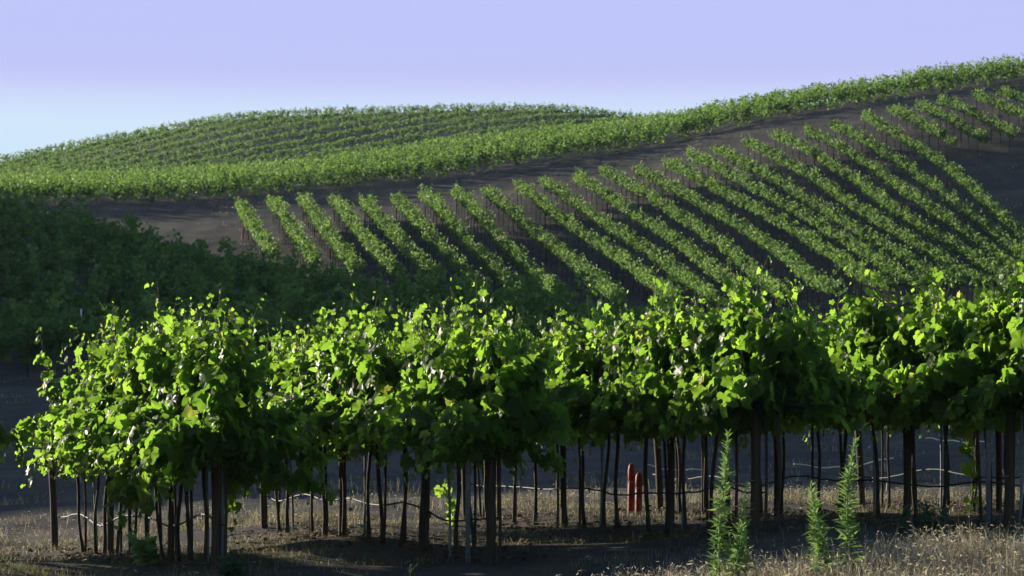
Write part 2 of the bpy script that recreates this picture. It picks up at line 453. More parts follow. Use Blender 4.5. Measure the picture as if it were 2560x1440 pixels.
def row_foliage(pts, dens, size, half=0.42, lo=0.78, hi=1.72, shoot=0.35, vine=1.15, nsh=13, tight=0.07):
    """leaves along a plan polyline; returns V, Q, rnd (world coordinates)"""
    pts = np.asarray(pts, float)
    seg = np.linalg.norm(np.diff(pts, axis=0), axis=1)
    cum = np.concatenate([[0], np.cumsum(seg)])
    Ltot = cum[-1]
    nv = max(1, int(round(Ltot / vine)))
    vs, ss = [], []
    for i in range(nv):                    # each vine of the row: its own size, and tufts of shoots
        c = (i + 0.5) / nv * Ltot + rng.normal(0, 0.08)
        vig = rng.uniform(0.68, 1.18)
        per = max(3, int(dens * vine * vig / nsh))
        for j in range(nsh):
            a0 = c + rng.uniform(-0.55, 0.55) * vine
            side = rng.choice([-1, 1])
            l0 = side * rng.uniform(0.02, 0.16)
            z0 = lo + rng.uniform(0.0, 0.45) * (hi - lo)
            top = (lo + (hi - lo) * rng.uniform(0.55, 1.0)) * (0.9 + 0.1 * vig)
            if rng.random() < 0.22: top += rng.uniform(0.1, shoot)
            l1 = side * rng.uniform(0.1, 1.0) * half
            droop = rng.random() < 0.35
            if droop: l1 = side * rng.uniform(0.7, 1.2) * half; top *= 0.93
            t = rng.random(per)
            a = a0 + (t - 0.3) * rng.normal(0, 0.22) + rng.normal(0, tight, per)
            l = l0 + (l1 - l0) * t ** 1.2 + rng.normal(0, tight, per)
            z = z0 + (top - z0) * (t if not droop else np.sin(t * 2.2) / 0.95) + rng.normal(0, 0.06, per)
            vs.append(np.stack([a, l, z], 1))
            ss.append(size * rng.uniform(0.7, 1.25, per) * (1.1 - 0.45 * t))
    A = np.vstack(vs); S = np.concatenate(ss)
    a = np.clip(A[:, 0], -0.3, Ltot + 0.3)
    px = np.interp(a, cum, pts[:, 0]); py = np.interp(a, cum, pts[:, 1])
    dx = np.interp(a + 0.4, cum, pts[:, 0]) - np.interp(a - 0.4, cum, pts[:, 0])
    dy = np.interp(a + 0.4, cum, pts[:, 1]) - np.interp(a - 0.4, cum, pts[:, 1])
    D = unit(np.stack([dx, dy], 1))
    px = px + D[:, 0] * (A[:, 0] - a); py = py + D[:, 1] * (A[:, 0] - a)
    nx, ny = -D[:, 1], D[:, 0]
    x = px + nx * A[:, 1]; y = py + ny * A[:, 1]
    z = H(px, py) + A[:, 2]
    n = len(x)
    outw = np.stack([nx * np.sign(A[:, 1]), ny * np.sign(A[:, 1]), np.full(n, 0.55)], 1)
    Nn = unit(outw * 0.7 + rng.normal(0, 0.62, (n, 3)))
    T = unit(np.stack([rng.normal(0, .6, n), rng.normal(0, .6, n), rng.normal(-0.25, .55, n)], 1))
    P = np.stack([x, y, z], 1)
    V, Q = leaf_quads(P, T, Nn, S)
    rn = np.clip(rng.normal(0.36, 0.2, n) + 0.42 * np.clip((A[:, 2] - lo) / (hi - lo) - 0.45, 0, 1), 0, 1)  # paler young tips; the lift towards the top also paints in skylight
    return V, Q, np.repeat(rn, 4), Ltot, (pts, cum)

def trunk_mesh(h, r0, lean, k=5):
    p = [(0, 0, -0.15), (0, 0, 0.02), (lean[0] * .5, lean[1] * .5, h * .5), (lean[0], lean[1], h)]
    V, q, t = tube(p, [r0 * 1.3, r0 * 1.1, r0, r0 * 0.9], k)
    return V, [q, t]
TR = []
for i in range(5):
    V, f = trunk_mesh(1.05, rng.uniform(0.018, 0.026), rng.normal(0, 0.05, 2))
    me = mesh_obj('trunk', V, f, M_BARK, smooth=True)
    TR.append(me.data)
    bpy.data.objects.remove(me)
V, f = trunk_mesh(1.45, 0.033, (0.0, 0.0), 6)
me = mesh_obj('post', V, f, M_POST, smooth=True)
ROWPOST = me.data
bpy.data.objects.remove(me)

ORD = ['first', 'second', 'third', 'fourth', 'fifth', 'sixth', 'seventh', 'eighth', 'ninth', 'tenth', 'eleventh', 'twelfth', 'thirteenth',
       'fourteenth', 'fifteenth', 'sixteenth', 'seventeenth', 'eighteenth', 'nineteenth', 'twentieth', 'twenty-first', 'twenty-second',
       'twenty-third', 'twenty-fourth', 'twenty-fifth', 'twenty-sixth', 'twenty-seventh', 'twenty-eighth', 'twenty-ninth', 'thirtieth']

def vine_row(label, group, pts, dens, size, trunks=0.0, posts=False, mat=None, **kw):
    V, Q, rn, Lt, (pp, cum) = row_foliage(pts, dens, size, **kw)
    base = np.array([pp[0, 0], pp[0, 1], float(H(pp[0, 0], pp[0, 1]))])
    t = thing('vine_row', label, 'vine row', base, group)
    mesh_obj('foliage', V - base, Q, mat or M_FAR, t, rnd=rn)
    if trunks:
        a = 0.15
        i = 0
        while a < Lt:
            x = np.interp(a, cum, pp[:, 0]); y = np.interp(a, cum, pp[:, 1])
            isp = posts and i % 6 == 0
            o = bpy.data.objects.new('post' if isp else 'trunk', ROWPOST if isp else TR[i % 5])
            o.location = (x - base[0], y - base[1], float(H(x, y)) - base[2])
            o.rotation_euler = (0, 0, random.uniform(0, 6.28))
            link(o, t)
            a += trunks * random.uniform(0.85, 1.15)
            i += 1
    return t

# --- rows of the sunlit middle slope, traced as crown centre lines
KEY = {
    0: [(602, 512), (625, 548), (650, 585), (690, 640)],
    4: [(912, 505), (948, 545), (990, 592), (1045, 650), (1095, 700)],
    7: [(1140, 478), (1195, 532), (1245, 596), (1295, 645), (1390, 725)],
    9: [(1292, 458), (1350, 500), (1427, 565), (1520, 618), (1597, 675), (1690, 745)],
    12: [(1510, 422), (1558, 448), (1626, 490), (1705, 540), (1800, 602), (1880, 668), (1975, 760)],
    14: [(1662, 402), (1718, 425), (1781, 462), (1879, 512), (2000, 575), (2080, 628), (2150, 675), (2240, 760)],
    18: [(1937, 330), (2000, 362), (2097, 414), (2185, 480), (2243, 528), (2306, 565), (2389, 612), (2470, 660), (2580, 740)],
    21: [(2160, 284), (2219, 320), (2292, 364), (2350, 397), (2389, 432), (2437, 474), (2486, 522), (2535, 570), (2610, 650)],
}
STARTX = [602, 682, 757, 835, 912, 990, 1062, 1140, 1215, 1292, 1360, 1440, 1510, 1590, 1662, 1722, 1790, 1868, 1937, 2015, 2086, 2160]
STARTY = [512, 502, 496, 498, 505, 496, 484, 478, 474, 458, 452, 438, 422, 418, 402, 380, 370, 352, 330, 320, 308, 284]
def resample(P, n):
    P = np.asarray(P, float)
    c = np.concatenate([[0], np.cumsum(np.linalg.norm(np.diff(P, axis=0), axis=1))])
    q = np.linspace(0, c[-1], n)
    return np.stack([np.interp(q, c, P[:, 0]), np.interp(q, c, P[:, 1])], 1)
kk = sorted(KEY)
KR = np.array([resample(KEY[k], 24) for k in kk])
mid_rows = []
for i in range(22):
    P = np.stack([[np.interp(i, kk, KR[:, j, a]) for a in (0, 1)] for j in range(24)])
    off = np.array([STARTX[i], STARTY[i]]) - P[0]
    P = P + off * np.linspace(1, 0, 24)[:, None]
    mid_rows.append(P)
for P in ([(2226, 268), (2300, 302), (2379, 352)], [(2297, 255), (2380, 297), (2462, 345)], [(2355, 243), (2450, 287), (2540, 335)],
          [(2437, 231), (2520, 267), (2640, 320)], [(2500, 222), (2600, 256), (2720, 310)]):
    mid_rows.append(resample(P, 16))
for i, P in enumerate(mid_rows):
    pts = np.array([hit(u, v, 1.25) for u, v in P])
    ker = np.ones(5) / 5
    for a in (0, 1):
        pts[2:-2, a] = np.convolve(pts[:, a], ker, 'valid')
    if i < 22:
        lab = 'sunlit vine row running down the middle slope, %s from the left end of the block' % ORD[i]
        if i == 0: lab = 'short sunlit vine row at the left end of the middle slope beside the dirt gap'
        if i == 21: lab = 'long vine row on the middle slope bordering the bare dirt patch'
    else:
        lab = 'short sunlit vine row ending above the bare dirt patch, %s from the long bordering row' % ORD[i - 22]
    f = min(1.0, max(0.0, (i - 6) / 8.0))      # slightly smaller vines towards the right of the block
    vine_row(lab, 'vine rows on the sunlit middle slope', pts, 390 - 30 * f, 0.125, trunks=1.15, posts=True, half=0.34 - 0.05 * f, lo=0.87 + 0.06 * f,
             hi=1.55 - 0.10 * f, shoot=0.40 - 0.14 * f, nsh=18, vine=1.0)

# --- contour rows of the band above the slope
def contour(u0, u1, fy, ymax=None, n=60):
    out = []
    for u in np.linspace(u0, u1, n):
        s = (u - 1280) / F
        y = fy(u)
        if ymax is not None and y > np.interp(u, ymax[0], ymax[1]): break
        out.append((s * y, y))
    return np.array(out)
CR = ([-800, 0, 1280, 1600, 1920, 2240, 2560, 3200], [166, 166, 166, 162.5, 156.5, 152.5, 151, 151])
for j in range(9):
    pts = contour(-300, 2800, lambda u: 141.3 + j * 2.7 + np.interp(u, [0, 2560], [0.5, -0.5]), CR)
    lab = ('lowest vine row of the long hedge-like band, along the dirt track' if j == 0 else
           'long vine row in the band above the dirt track, %s row up from the track' % ORD[j])
    vine_row(lab, 'vine rows in the long band above the track', pts, 210 if j else 320, 0.155, half=0.55, lo=0.02 if j == 0 else 0.15, hi=1.5, shoot=0.22)

# --- far hill
far_paths = []
for j in range(30):
    pts = [((u - 1280) / F, 165 + j * 6.8 + (u - 300) / F * 245 * 1.15) for u in np.linspace(-150, 1720, 110)]
    pts = np.array([(a * y, y) for a, y in pts if 214 < y < 266])
    if len(pts) > 8: far_paths.append(pts)
for j, pts in enumerate(far_paths):
    lab = 'vine row slanting across the far rounded hill, %s from its lower right end' % ORD[j]
    if j == len(far_paths) - 1: lab = 'last vine row at the upper left crest of the far rounded hill'
    vine_row(lab, 'vine rows on the far rounded hill', pts, 165, 0.165, half=0.45, lo=0.25, hi=0.90, shoot=0.2, vine=1.3)
for q, (ye, lab) in enumerate(((267.5, 'vine row just below the crest of the far rounded hill'), (270.5, 'vine row along the very crest of the far rounded hill against the sky'))):
    edge = np.array([((u - 1280) / F * ye, ye) for u in np.linspace(-150, 1700, 90)])
    vine_row(lab, 'vine rows on the far rounded hill', edge, 130, 0.175, half=0.4, lo=0.05, hi=0.95, shoot=0.18, vine=1.3)

# --- shaded left hillside
DC = ([-1000, 0, 320, 640, 960, 1280, 1600, 1760], [108, 108, 103, 97, 91, 85, 77, 66])
for j in range(18):
    pts = contour(-1000, 1800, lambda u: 62.9 + j * 2.55, DC, 110)
    if len(pts) < 4: continue
    lab = 'dark vine row on the shaded left hillside, %s row up from its foot' % ORD[j]
    if j == 17: lab = 'dark vine row along the crest of the shaded left hillside'
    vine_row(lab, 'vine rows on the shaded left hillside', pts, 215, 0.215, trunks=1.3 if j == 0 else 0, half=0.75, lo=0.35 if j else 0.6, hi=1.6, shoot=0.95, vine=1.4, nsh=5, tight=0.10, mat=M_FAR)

# ------------------------------------------------------------------ front grapevines
def grape_template():
    half = [(0.02, 0.03), (0.20, -0.13), (0.40, -0.07), (0.52, 0.12), (0.45, 0.27), (0.57, 0.45), (0.47, 0.62), (0.29, 0.66), (0.19, 0.85)]
    outl = half + [(0, 1.0)] + [(-x, y) for x, y in reversed(half)]
    pts = [(0, 0.33)] + outl
    V = np.array([(x, y, -0.75 * x * x - 0.42 * max(0, y - 0.25) ** 2 + 0.26 * abs(x)) for x, y in pts])
    n = len(outl)
    tris = np.array([(0, 1 + i, 1 + (i + 1) % n) for i in range(n - 1)] + [(0, n, 1)], dtype=np.int32)
    return V, tris
LT, LF = grape_template()

def grape_leaves(P, T, Nn, S):
    T = unit(T); B = unit(np.cross(T, Nn)); Nn = np.cross(B, T)
    n = len(P)
    wob = rng.normal(0, 0.06, (n, len(LT), 1))
    cup = rng.uniform(-0.4, 2.6, (n, 1, 1))
    V = P[:, None] + S[:, None, None] * (LT[None, :, 0:1] * B[:, None] + LT[None, :, 1:2] * T[:, None] + (LT[None, :, 2:3] * cup + wob) * Nn[:, None])
    Fc = (np.arange(n, dtype=np.int32)[:, None, None] * len(LT) + LF[None]).reshape(-1, 3)
    return V.reshape(-1, 3), Fc

DIRV = np.array([-0.390, 0.9208])
PERP = np.array([DIRV[1], -DIRV[0]])

def smoothn(n, sc):
    return np.cumsum(rng.normal(0, sc, n))

def grapevine(label, group, xy, vig=1.0, extra=(), nshoot=28, bottom=0.75, spread=1.0):
    base = np.array([xy[0], xy[1], float(H(*xy))])
    t = thing('grapevine', label, 'grapevine', base, group)
    # trunk and two cordon arms
    g = Geo()
    hc = rng.uniform(0.90, 1.02)
    lean = rng.normal(0, 0.035, 2)
    zz = np.linspace(-0.08, hc, 9)
    px = np.interp(zz, [0, hc], [0, lean[0]]) + 0.011 * np.sin(zz * rng.uniform(5, 9) + rng.uniform(0, 6))
    py = np.interp(zz, [0, hc], [0, lean[1]]) + 0.011 * np.sin(zz * rng.uniform(5, 9) + rng.uniform(0, 6))
    r = np.interp(zz, [0, 0.1, hc], [0.026, 0.0155, 0.0145]) * rng.uniform(0.85, 1.2)
    g.tube(np.stack([px, py, zz], 1), r, 7)
    for sgn in (-1, 1):
        q = np.linspace(0, 1, 6)
        c = np.stack([px[-1] + sgn * DIRV[0] * 0.38 * q, py[-1] + sgn * DIRV[1] * 0.38 * q, hc - 0.02 + 0.05 * np.sin(q * 2.5)], 1)
        g.tube(c, np.linspace(0.022, 0.012, 6), 6)
    g.obj('trunk', M_BARK, t)
    # shoots with leaves
    P, T, Nn, S, Rn = [], [], [], [], []
    cane = Geo()
    specs = []
    for i in range(nshoot):
        along = rng.uniform(-0.44, 0.44)
        side = rng.choice([-1, 1])
        kind = rng.random()
        if kind < 0.58:      # upright
            ln = rng.uniform(0.74, 1.10) * vig; out_ = rng.uniform(0.02, 0.36); up = 1.0; droop = rng.uniform(0.0, 0.25)
        elif kind < 0.86:    # arching out and down
            ln = rng.uniform(0.8, 1.15); out_ = rng.uniform(0.55, 1.0); up = 0.8; droop = rng.uniform(0.9, 1.6)
        else:                # low sprawl
            ln = rng.uniform(0.4, 0.7); out_ = rng.uniform(0.6, 1.0); up = 0.15; droop = rng.uniform(0.5, 1.0)
        specs.append((along, side, ln, out_, up, droop, rng.normal(0, 0.22)))
    specs += list(extra)
    for (along, side, ln, out_, up, droop, drift) in specs:
        n = max(6, int(ln / 0.052))
        q = np.linspace(0, 1, n)
        d = np.zeros((n, 3))
        dirx = side * out_ * (spread if side < 0 else 1.0)
        vz = up - droop * 2.0 * q ** 1.3
        vo = dirx * (1 - 0.25 * q) + smoothn(n, 0.05)
        va = drift + smoothn(n, 0.05)
        d[:, 0] = PERP[0] * vo + DIRV[0] * va
        d[:, 1] = PERP[1] * vo + DIRV[1] * va
        d[:, 2] = vz
        d = unit(d) * (ln / n)
        c = np.cumsum(d, axis=0)
        c[:, 0] += lean[0] + DIRV[0] * along; c[:, 1] += lean[1] + DIRV[1] * along; c[:, 2] += hc + 0.02
        ok = c[:, 2] > bottom - 0.32 * (rng.random() < 0.2)
        c = c[ok] if ok.sum() > 4 else c[:5]
        n = len(c)
        q = np.linspace(0, 1, n)
        cane.tube(c[::2] if n > 6 else c, np.linspace(0.0045, 0.002, len(c[::2] if n > 6 else c)), 4)
        # leaves: alternate sides, denser lower, small at the tip
        reps = 3
        for rep in range(reps):
            m = n if rep == 0 else int(n * 0.62)
            ii = np.arange(n) if rep == 0 else rng.integers(0, max(2, int(n * 0.75)), m)
            alt = np.where((ii % 2) == 0, 1, -1)
            tang = unit(np.gradient(c, axis=0))[ii]
            horiz = np.stack([DIRV[0] * alt, DIRV[1] * alt, np.zeros(len(ii))], 1)
            outv = np.stack([np.full(len(ii), PERP[0] * side), np.full(len(ii), PERP[1] * side), np.full(len(ii), 0.0)], 1)
            pd = unit(horiz * 0.8 + outv * rng.uniform(-0.1, 0.9, (len(ii), 1)) + rng.normal(0, 0.45, (len(ii), 3)) + np.array([0, 0, 0.25]))
            pl = rng.uniform(0.03, 0.09, len(ii))
            p = c[ii] + pd * pl[:, None]
            tip = unit(pd * 0.7 + np.array([0, 0, -0.85]) + rng.normal(0, 0.38, (len(ii), 3)))
            nn_ = unit(outv * 0.55 + np.array([0, 0, 0.5]) + rng.normal(0, 0.4, (len(ii), 3)))
            qq = q[ii]
            sz = rng.uniform(0.085, 0.150, len(ii)) * np.interp(qq, [0, 0.55, 0.85, 1.0], [0.95, 1.0, 0.62, 0.22])
            P.append(p); T.append(tip); Nn.append(nn_); S.append(sz)
            Rn.append(np.clip(0.28 + 0.42 * qq ** 1.5 + rng.normal(0, 0.13, len(ii)) + (rng.random(len(ii)) < 0.012) * 0.5, 0, 1))
    V, Fc = grape_leaves(np.vstack(P), np.vstack(T), np.vstack(Nn), np.concatenate(S))
    rn = np.repeat(np.concatenate(Rn), len(LT))
    Vc = np.vstack(cane.V); Qc = np.vstack(cane.Q) + len(V); Tc = np.vstack(cane.T) + len(V)
    mi = np.concatenate([np.zeros(len(Fc)), np.ones(len(Tc)), np.ones(len(Qc))])
    mesh_obj('foliage', np.vstack([V, Vc]), [Fc, Tc, Qc], [M_LEAF, M_CANE], t, smooth=True,
             rnd=np.concatenate([rn, np.zeros(len(Vc))]), midx=mi)
    return t

ROWN = ['row at the left edge', 'leftmost whole row', 'second whole row', 'third whole row', 'fourth whole row', 'rightmost row']
NEARX = [-4.62, -2.31, -0.17, 1.89, 3.87, 5.93]
TV = [np.arange(9) * 0.62 - 0.2, np.arange(11) * 0.492 - 0.22, np.arange(12) * 0.53 - 0.2,
      np.array([-.2, .28, .76, 1.2, 1.48, 1.83, 2.42, 2.8, 3.25, 3.75, 4.25, 4.75, 5.2, 5.65]), np.arange(12) * 0.53 - 0.2, np.arange(12) * 0.53 - 0.2]
def rp(i, t):
    return np.array([NEARX[i], 18.0]) + DIRV * t
front_trunks = []
for i in range(6):
    NV = len(TV[i])
    for kx in range(NV):
        t = TV[i][kx] + rng.normal(0, 0.04)
        xy = rp(i, t) + PERP * rng.normal(0, 0.03)
        ex = []
        if i == 1 and kx == 2: ex = [(0.2, -1, 1.45, 0.25, 1.0, 0.05, 0.35)]
        if i == 1 and kx == 0: ex = [(-0.3, 1, 1.2, 0.5, 0.3, 0.9, -0.3), (0.1, 1, 1.25, 0.1, 1.0, 0.02, 0.0)]
        if i == 2 and kx in (0, 4): ex = [(0.1, 1, 1.3, 0.1, 1.0, 0.05, 0.1)]
        if i == 3 and kx in (1, 5): ex = [(0.0, 1, 1.3, 0.05, 1.0, 0.05, 0.1)]
        if i == 4 and kx in (0, 3): ex = [(0.0, 1, 1.35, 0.1, 1.0, 0.05, 0.1), (-0.2, -1, 1.2, 0.1, 1.0, 0.05, 0.1)]
        bot = 0.75
        if kx % 3 == 1: ex = ex + [(rng.uniform(-.2, .2), rng.choice([-1, 1]), rng.uniform(1.15, 1.35), 0.08, 1.0, 0.03, rng.normal(0, .15)) for _ in range(2)]
        if i == 1 and kx < 4:
            bot = 0.5
            ex = ex + [(rng.uniform(-.3, .3), rng.choice([-1, 1]), 1.0, 0.7, 0.1, 1.5, 0.1) for _ in range(4)]
        if i == 1 and kx == 0: ex = ex + [(-0.1, 1, 1.15, 1.0, -0.35, 0.15, -0.2), (-0.15, 1, 1.0, 1.0, -0.3, 0.2, -0.3)]
        if i == 2: bot = 0.64
        where = ('nearest grapevine of the front %s' % ROWN[i] if kx == 0 else
                 'farthest grapevine of the front %s' % ROWN[i] if kx == NV - 1 else
                 'grapevine %s from the near end of the %s' % (ORD[kx], ROWN[i]))
        grapevine('leafy ' + where, 'grapevines in the front rows', xy, vig=rng.uniform(0.9, 1.08) * (0.92 if kx == NV - 1 else 1) * (0.62, 1.06, 1.05, 0.97, 0.97, 0.97)[i], extra=ex, bottom=bot, spread=0.45 if i == 1 and kx >= 6 else 1.0)

# ------------------------------------------------------------------ posts, stakes, hoses
def post(name, label, cat, group, xy, h, r, mat, lean=(0, 0), k=10, top='flat'):
    z = float(H(*xy))
    t = thing(name, label, cat, (xy[0], xy[1], z), group)
    g = Geo()
    zz = np.linspace(-0.2, h, 8)
    w = np.stack([lean[0] * zz / h + 0.004 * np.sin(zz * 5), lean[1] * zz / h + 0.004 * np.cos(zz * 4), zz], 1)
    g.tube(w, r * (1 + 0.05 * np.sin(zz * 9)), k)
    g.obj('shaft', mat, t)
    return t, g
def staple(t, h, r):
    g = Geo()
    a = np.linspace(0, np.pi, 6)
    g.tube(np.stack([(r + .006) * np.cos(a) , -(r + .006) * np.sin(a), np.full(6, h)], 1), 0.004, 4)
    g.obj('wire_staple', M_STEEL, t)
for i in range(6):
    p = rp(i, 0.0)
    t, _ = post('end_post', 'thick wooden end post at the near end of the %s' % ROWN[i], 'post', 'thick wooden end posts', p, 1.5, 0.039, M_POST, (0.02, -0.04))
    staple(t, 0.95, 0.039); staple(t, 0.42, 0.039)
    p = rp(i, 6.05)
    t, _ = post('end_post', 'brown wooden end post at the back end of the %s' % ROWN[i], 'post', 'thick wooden end posts', p, 1.3, 0.036, M_POST, (-0.05, 0.08))
    staple(t, 0.95, 0.036)
    for a, tt in enumerate((1.5, 3.7)):
        p = rp(i, tt) + PERP * 0.03
        t, _ = post('line_post', 'dark wooden line post %s the %s' % (('nearer the middle of', 'towards the back of')[a], ROWN[i]), 'post', 'dark line posts between vines', p, 1.5, 0.028, M_POST, rng.normal(0, 0.02, 2))
        staple(t, 0.95, 0.028)
    for kx in range(len(TV[i])):
        if i == 3 and kx in (5, 6): continue
        p = rp(i, TV[i][kx] + 0.10) + PERP * 0.04
        m = M_STEEL if (kx * 3 + i) % 4 == 0 else M_POST
        post('training_stake', 'thin stake beside the %s vine from the front of the %s' % (ORD[kx], ROWN[i]), 'stake', 'thin training stakes', p,
             1.3, 0.013, m, rng.normal(0, 0.03, 2), 6)
def tpost(label, xy):
    z = float(H(*xy))
    t = thing('steel_post', label, 'post', (xy[0], xy[1], z), 'grey steel T posts')
    g = Geo()
    for dx, dy, sx, sy in ((0, 0, .019, .004), (0, .016, .004, .014)):
        c = np.array([(dx + a * sx, dy + b * sy, zz) for zz in (-.2, 1.45) for a, b in ((-1, -1), (1, -1), (1, 1), (-1, 1))])
        q = np.array([(0, 1, 5, 4), (1, 2, 6, 5), (2, 3, 7, 6), (3, 0, 4, 7), (4, 5, 6, 7), (3, 2, 1, 0)], dtype=np.int32)
        g.add(c, q, np.zeros((0, 3), dtype=np.int32))
    g.obj('rail', M_STEEL, t, smooth=False)
    b = Geo()
    for zz in np.arange(0.1, 1.42, 0.12):
        b.tube([(-.012, -.006, zz), (.012, -.006, zz)], 0.005, 4)
    b.obj('stud_rib', M_STEEL, t, smooth=False)
tpost('grey steel T post in the near end of the leftmost whole row', rp(1, 0.25) + PERP * 0.12)
tpost('grey steel T post in the near end of the second whole row', rp(2, 0.22) + PERP * -0.10)
tpost('grey steel T post in the near end of the fourth whole row', rp(4, 0.30) + PERP * 0.02)

# drip hoses along each row, sagging between ties
for i in range(6):
    tt = np.linspace(-0.1, 6.3, 60)
    pp = np.array([rp(i, a) for a in tt]) + PERP * 0.045
    z = H(pp[:, 0], pp[:, 1]) + 0.30 + 0.06 * np.abs(np.sin(tt * 1.3 + i)) + 0.02 * np.sin(tt * 4.1) + 0.015 * rng.normal(0, 1, 60)
    z = np.convolve(np.pad(z, 2, mode='edge'), np.ones(5) / 5, 'valid')
    V = np.stack([pp[:, 0], pp[:, 1], z], 1)
    base = V[0].copy()
    t = thing('drip_hose', 'black drip irrigation hose strung low along the %s' % ROWN[i], 'hose', base, 'black drip hoses')
    Geo().tube(V - base, 0.008, 6).obj('tube', M_HOSE, t)
    for a in range(6, 60, 8):
        Geo().tube([V[a] - base + [0, 0, .01], V[a] - base + [0, 0, -.035]], [0.009, 0.005], 5).obj('emitter', M_HOSE, t)

# pair of short red posts behind the rows
def red_post(label, xy, h, rz):
    z = float(H(*xy))
    t = thing('red_post', label, 'post', (xy[0], xy[1], z), 'short red posts')
    g = Geo()
    zz = np.array([-.15, 0, h * .3, h * .60, h * .62, h * .66, h * .69, h * .86, h * .95, h])
    rr = np.array([.037, .037, .036, .037, .028, .028, .038, .039, .033, .022])
    g.tube(np.stack([0.02 * zz, 0 * zz, zz], 1), rr, 10)
    g.obj('shaft', M_RED, t)
    b = Geo()
    a = np.linspace(0, 2 * np.pi, 13)
    b.tube(np.stack([0.02 * h * .64 + .038 * np.cos(a), .038 * np.sin(a), np.full(13, h * .64)], 1), 0.004, 4)
    b.obj('wire_wrap', M_STEEL, t)
def at_ground(u, y):
    x = (u - 1280) / F * y
    return np.array([x, y])
red_post('short faded red post, the taller one of the touching pair', at_ground(1577, 23.2), 0.50, 0)
red_post('short faded red post, the lower one of the touching pair', at_ground(1596, 23.1), 0.42, 0)

# white irrigation riser tubes lying at the back of the right rows
for u0, u1, y, lab in ((1985, 2250, 23.6, 'pale sunlit irrigation tube strung across behind the third whole row'),
                       (2315, 2480, 23.9, 'short pale sunlit irrigation tube behind the rightmost row'),
                       (1615, 1760, 23.8, 'pale sunlit irrigation tube slanting beside the red posts')):
    q = np.linspace(0, 1, 16)
    u = u0 + (u1 - u0) * q
    x = (u - 1280) / F * y
    yy = y + 0.4 * q
    z = H(x, yy) + (0.44 if u0 != 2315 else 0.62) - 0.03 * np.sin(q * np.pi) - (0.10 * q if u0 == 1615 else 0) + 0.008 * np.sin(q * 17)
    V = np.stack([x, yy, z], 1)
    base = V[0].copy()
    t = thing('irrigation_tube', lab, 'tube', base, 'pale irrigation tubes')
    Geo().tube(V - base, 0.007, 6).obj('tube', M_WHITE, t)
# white stakes standing in the hill vines, and a red one at the first slope row
def small_stake(name, label, cat, u, y, h, r, mat):
    p = at_ground(u, y)
    post(name, label, cat, None, p, h, r, mat, (0.03, 0), 6)
small_stake('marker_stake', 'white marker stake sticking out of the shaded hillside vines', 'stake', 200, 66.4, 1.72, 0.025, M_WHITE)
small_stake('marker_stake', 'small white marker stake between rows of the middle slope', 'stake', 1150, 122.0, 0.7, 0.03, M_WHITE)
small_stake('end_stake', 'red stake at the head of the leftmost slope row', 'stake', 606, 124.3, 0.9, 0.05, M_RED)

# ------------------------------------------------------------------ weeds
def weed(name, label, group, u, y, h, wmax, mat, n=160, lean=0.0, leaf=0.075, width=0.22, shape='spire', nb=1):
    p = at_ground(u, y)
    z = float(H(*p))
    t = thing(name, label, 'weed', (p[0], p[1], z), group)
    st = Geo()
    P, T, Nn, S, Rn = [], [], [], [], []
    for b in range(nb):
        a0 = rng.uniform(0, 6.28)
        sp = 0 if nb == 1 else rng.uniform(0.1, 1.0) * wmax
        hb = h * (1 if b == 0 else rng.uniform(0.55, 0.95))
        q = np.linspace(0, 1, 8)
        c = np.stack([lean * q * h + np.cos(a0) * sp * q + 0.022 * np.sin(q * 5 + b + h * 9), np.sin(a0) * sp * q, q * hb], 1)
        st.tube(c, np.linspace(0.008, 0.003, 8), 5)
        m = n // nb
        qq = rng.uniform(0.06, 1.0, m) ** 0.85
        cx = np.stack([np.interp(qq, q, c[:, k]) for k in range(3)], 1)
        ang = np.arange(m) * 2.4 + rng.normal(0, .3, m)
        up = np.interp(qq, [0, 0.6, 1], [-0.05, 0.35, 1.4])
        d = unit(np.stack([np.cos(ang), np.sin(ang), up + rng.normal(0, .45, m)], 1))
        P.append(cx); T.append(d)
        Nn.append(unit(np.array([0, 0, 1.0]) + rng.normal(0, .35, (m, 3))))
        S.append(leaf * rng.uniform(0.7, 1.3, m) * np.interp(qq, [0, 0.3, 0.8, 1], [1.15, 1.1, 0.75, 0.4]))
        Rn.append(rng.random(m))
    st.obj('stem', mat, t, rnd=np.full(st.n, 0.6))
    V, Q = leaf_quads(np.vstack(P), np.vstack(T), np.vstack(Nn), np.concatenate(S), width)
    mesh_obj('foliage', V, Q, mat, t, rnd=np.repeat(np.concatenate(Rn), 4))
    return t
weed('tall_weed', 'tallest slender green weed spire in the pair before the third whole row', 'tall weed spires in the dry grass', 1803, 14.0, 1.03, .1, M_WEED, 330, 0.02, 0.082)
weed('tall_weed', 'shorter bushy weed spire right beside the tallest one', 'tall weed spires in the dry grass', 1848, 13.9, 0.72, .10, M_WEED, 400, 0.0, 0.075, nb=5)
weed('tall_weed', 'shorter weed spire in the right-hand pair by the fourth whole row', 'tall weed spires in the dry grass', 2052, 13.9, 0.64, .07, M_WEED, 280, -0.08, 0.085, nb=2)
weed('tall_weed', 'taller weed spire leaning slightly in the right-hand pair', 'tall weed spires in the dry grass', 2112, 14.0, 0.87, .07, M_WEED, 290, 0.07, 0.085)
weed('low_weed', 'low blue green bushy weed before the leftmost whole row', None, 585, 16.9, 0.24, .25, M_WEEDB, 500, 0, 0.06, 0.35, nb=12)
weed('low_weed', 'low leafy green weed between trunks of the leftmost whole row', None, 370, 18.6, 0.24, .18, M_WEED, 200, 0, 0.09, 0.8, nb=8)
weed('low_weed', 'small blue green weed standing in the grass before the right rows', None, 2335, 16.6, 0.28, .16, M_WEEDB, 260, 0, 0.06, 0.4, nb=7)
weed('low_weed', 'tiny green sprig on the bare ground before the second whole row', None, 1035, 17.2, 0.13, .06, M_WEEDB, 60, 0, 0.05, 0.4, nb=3)
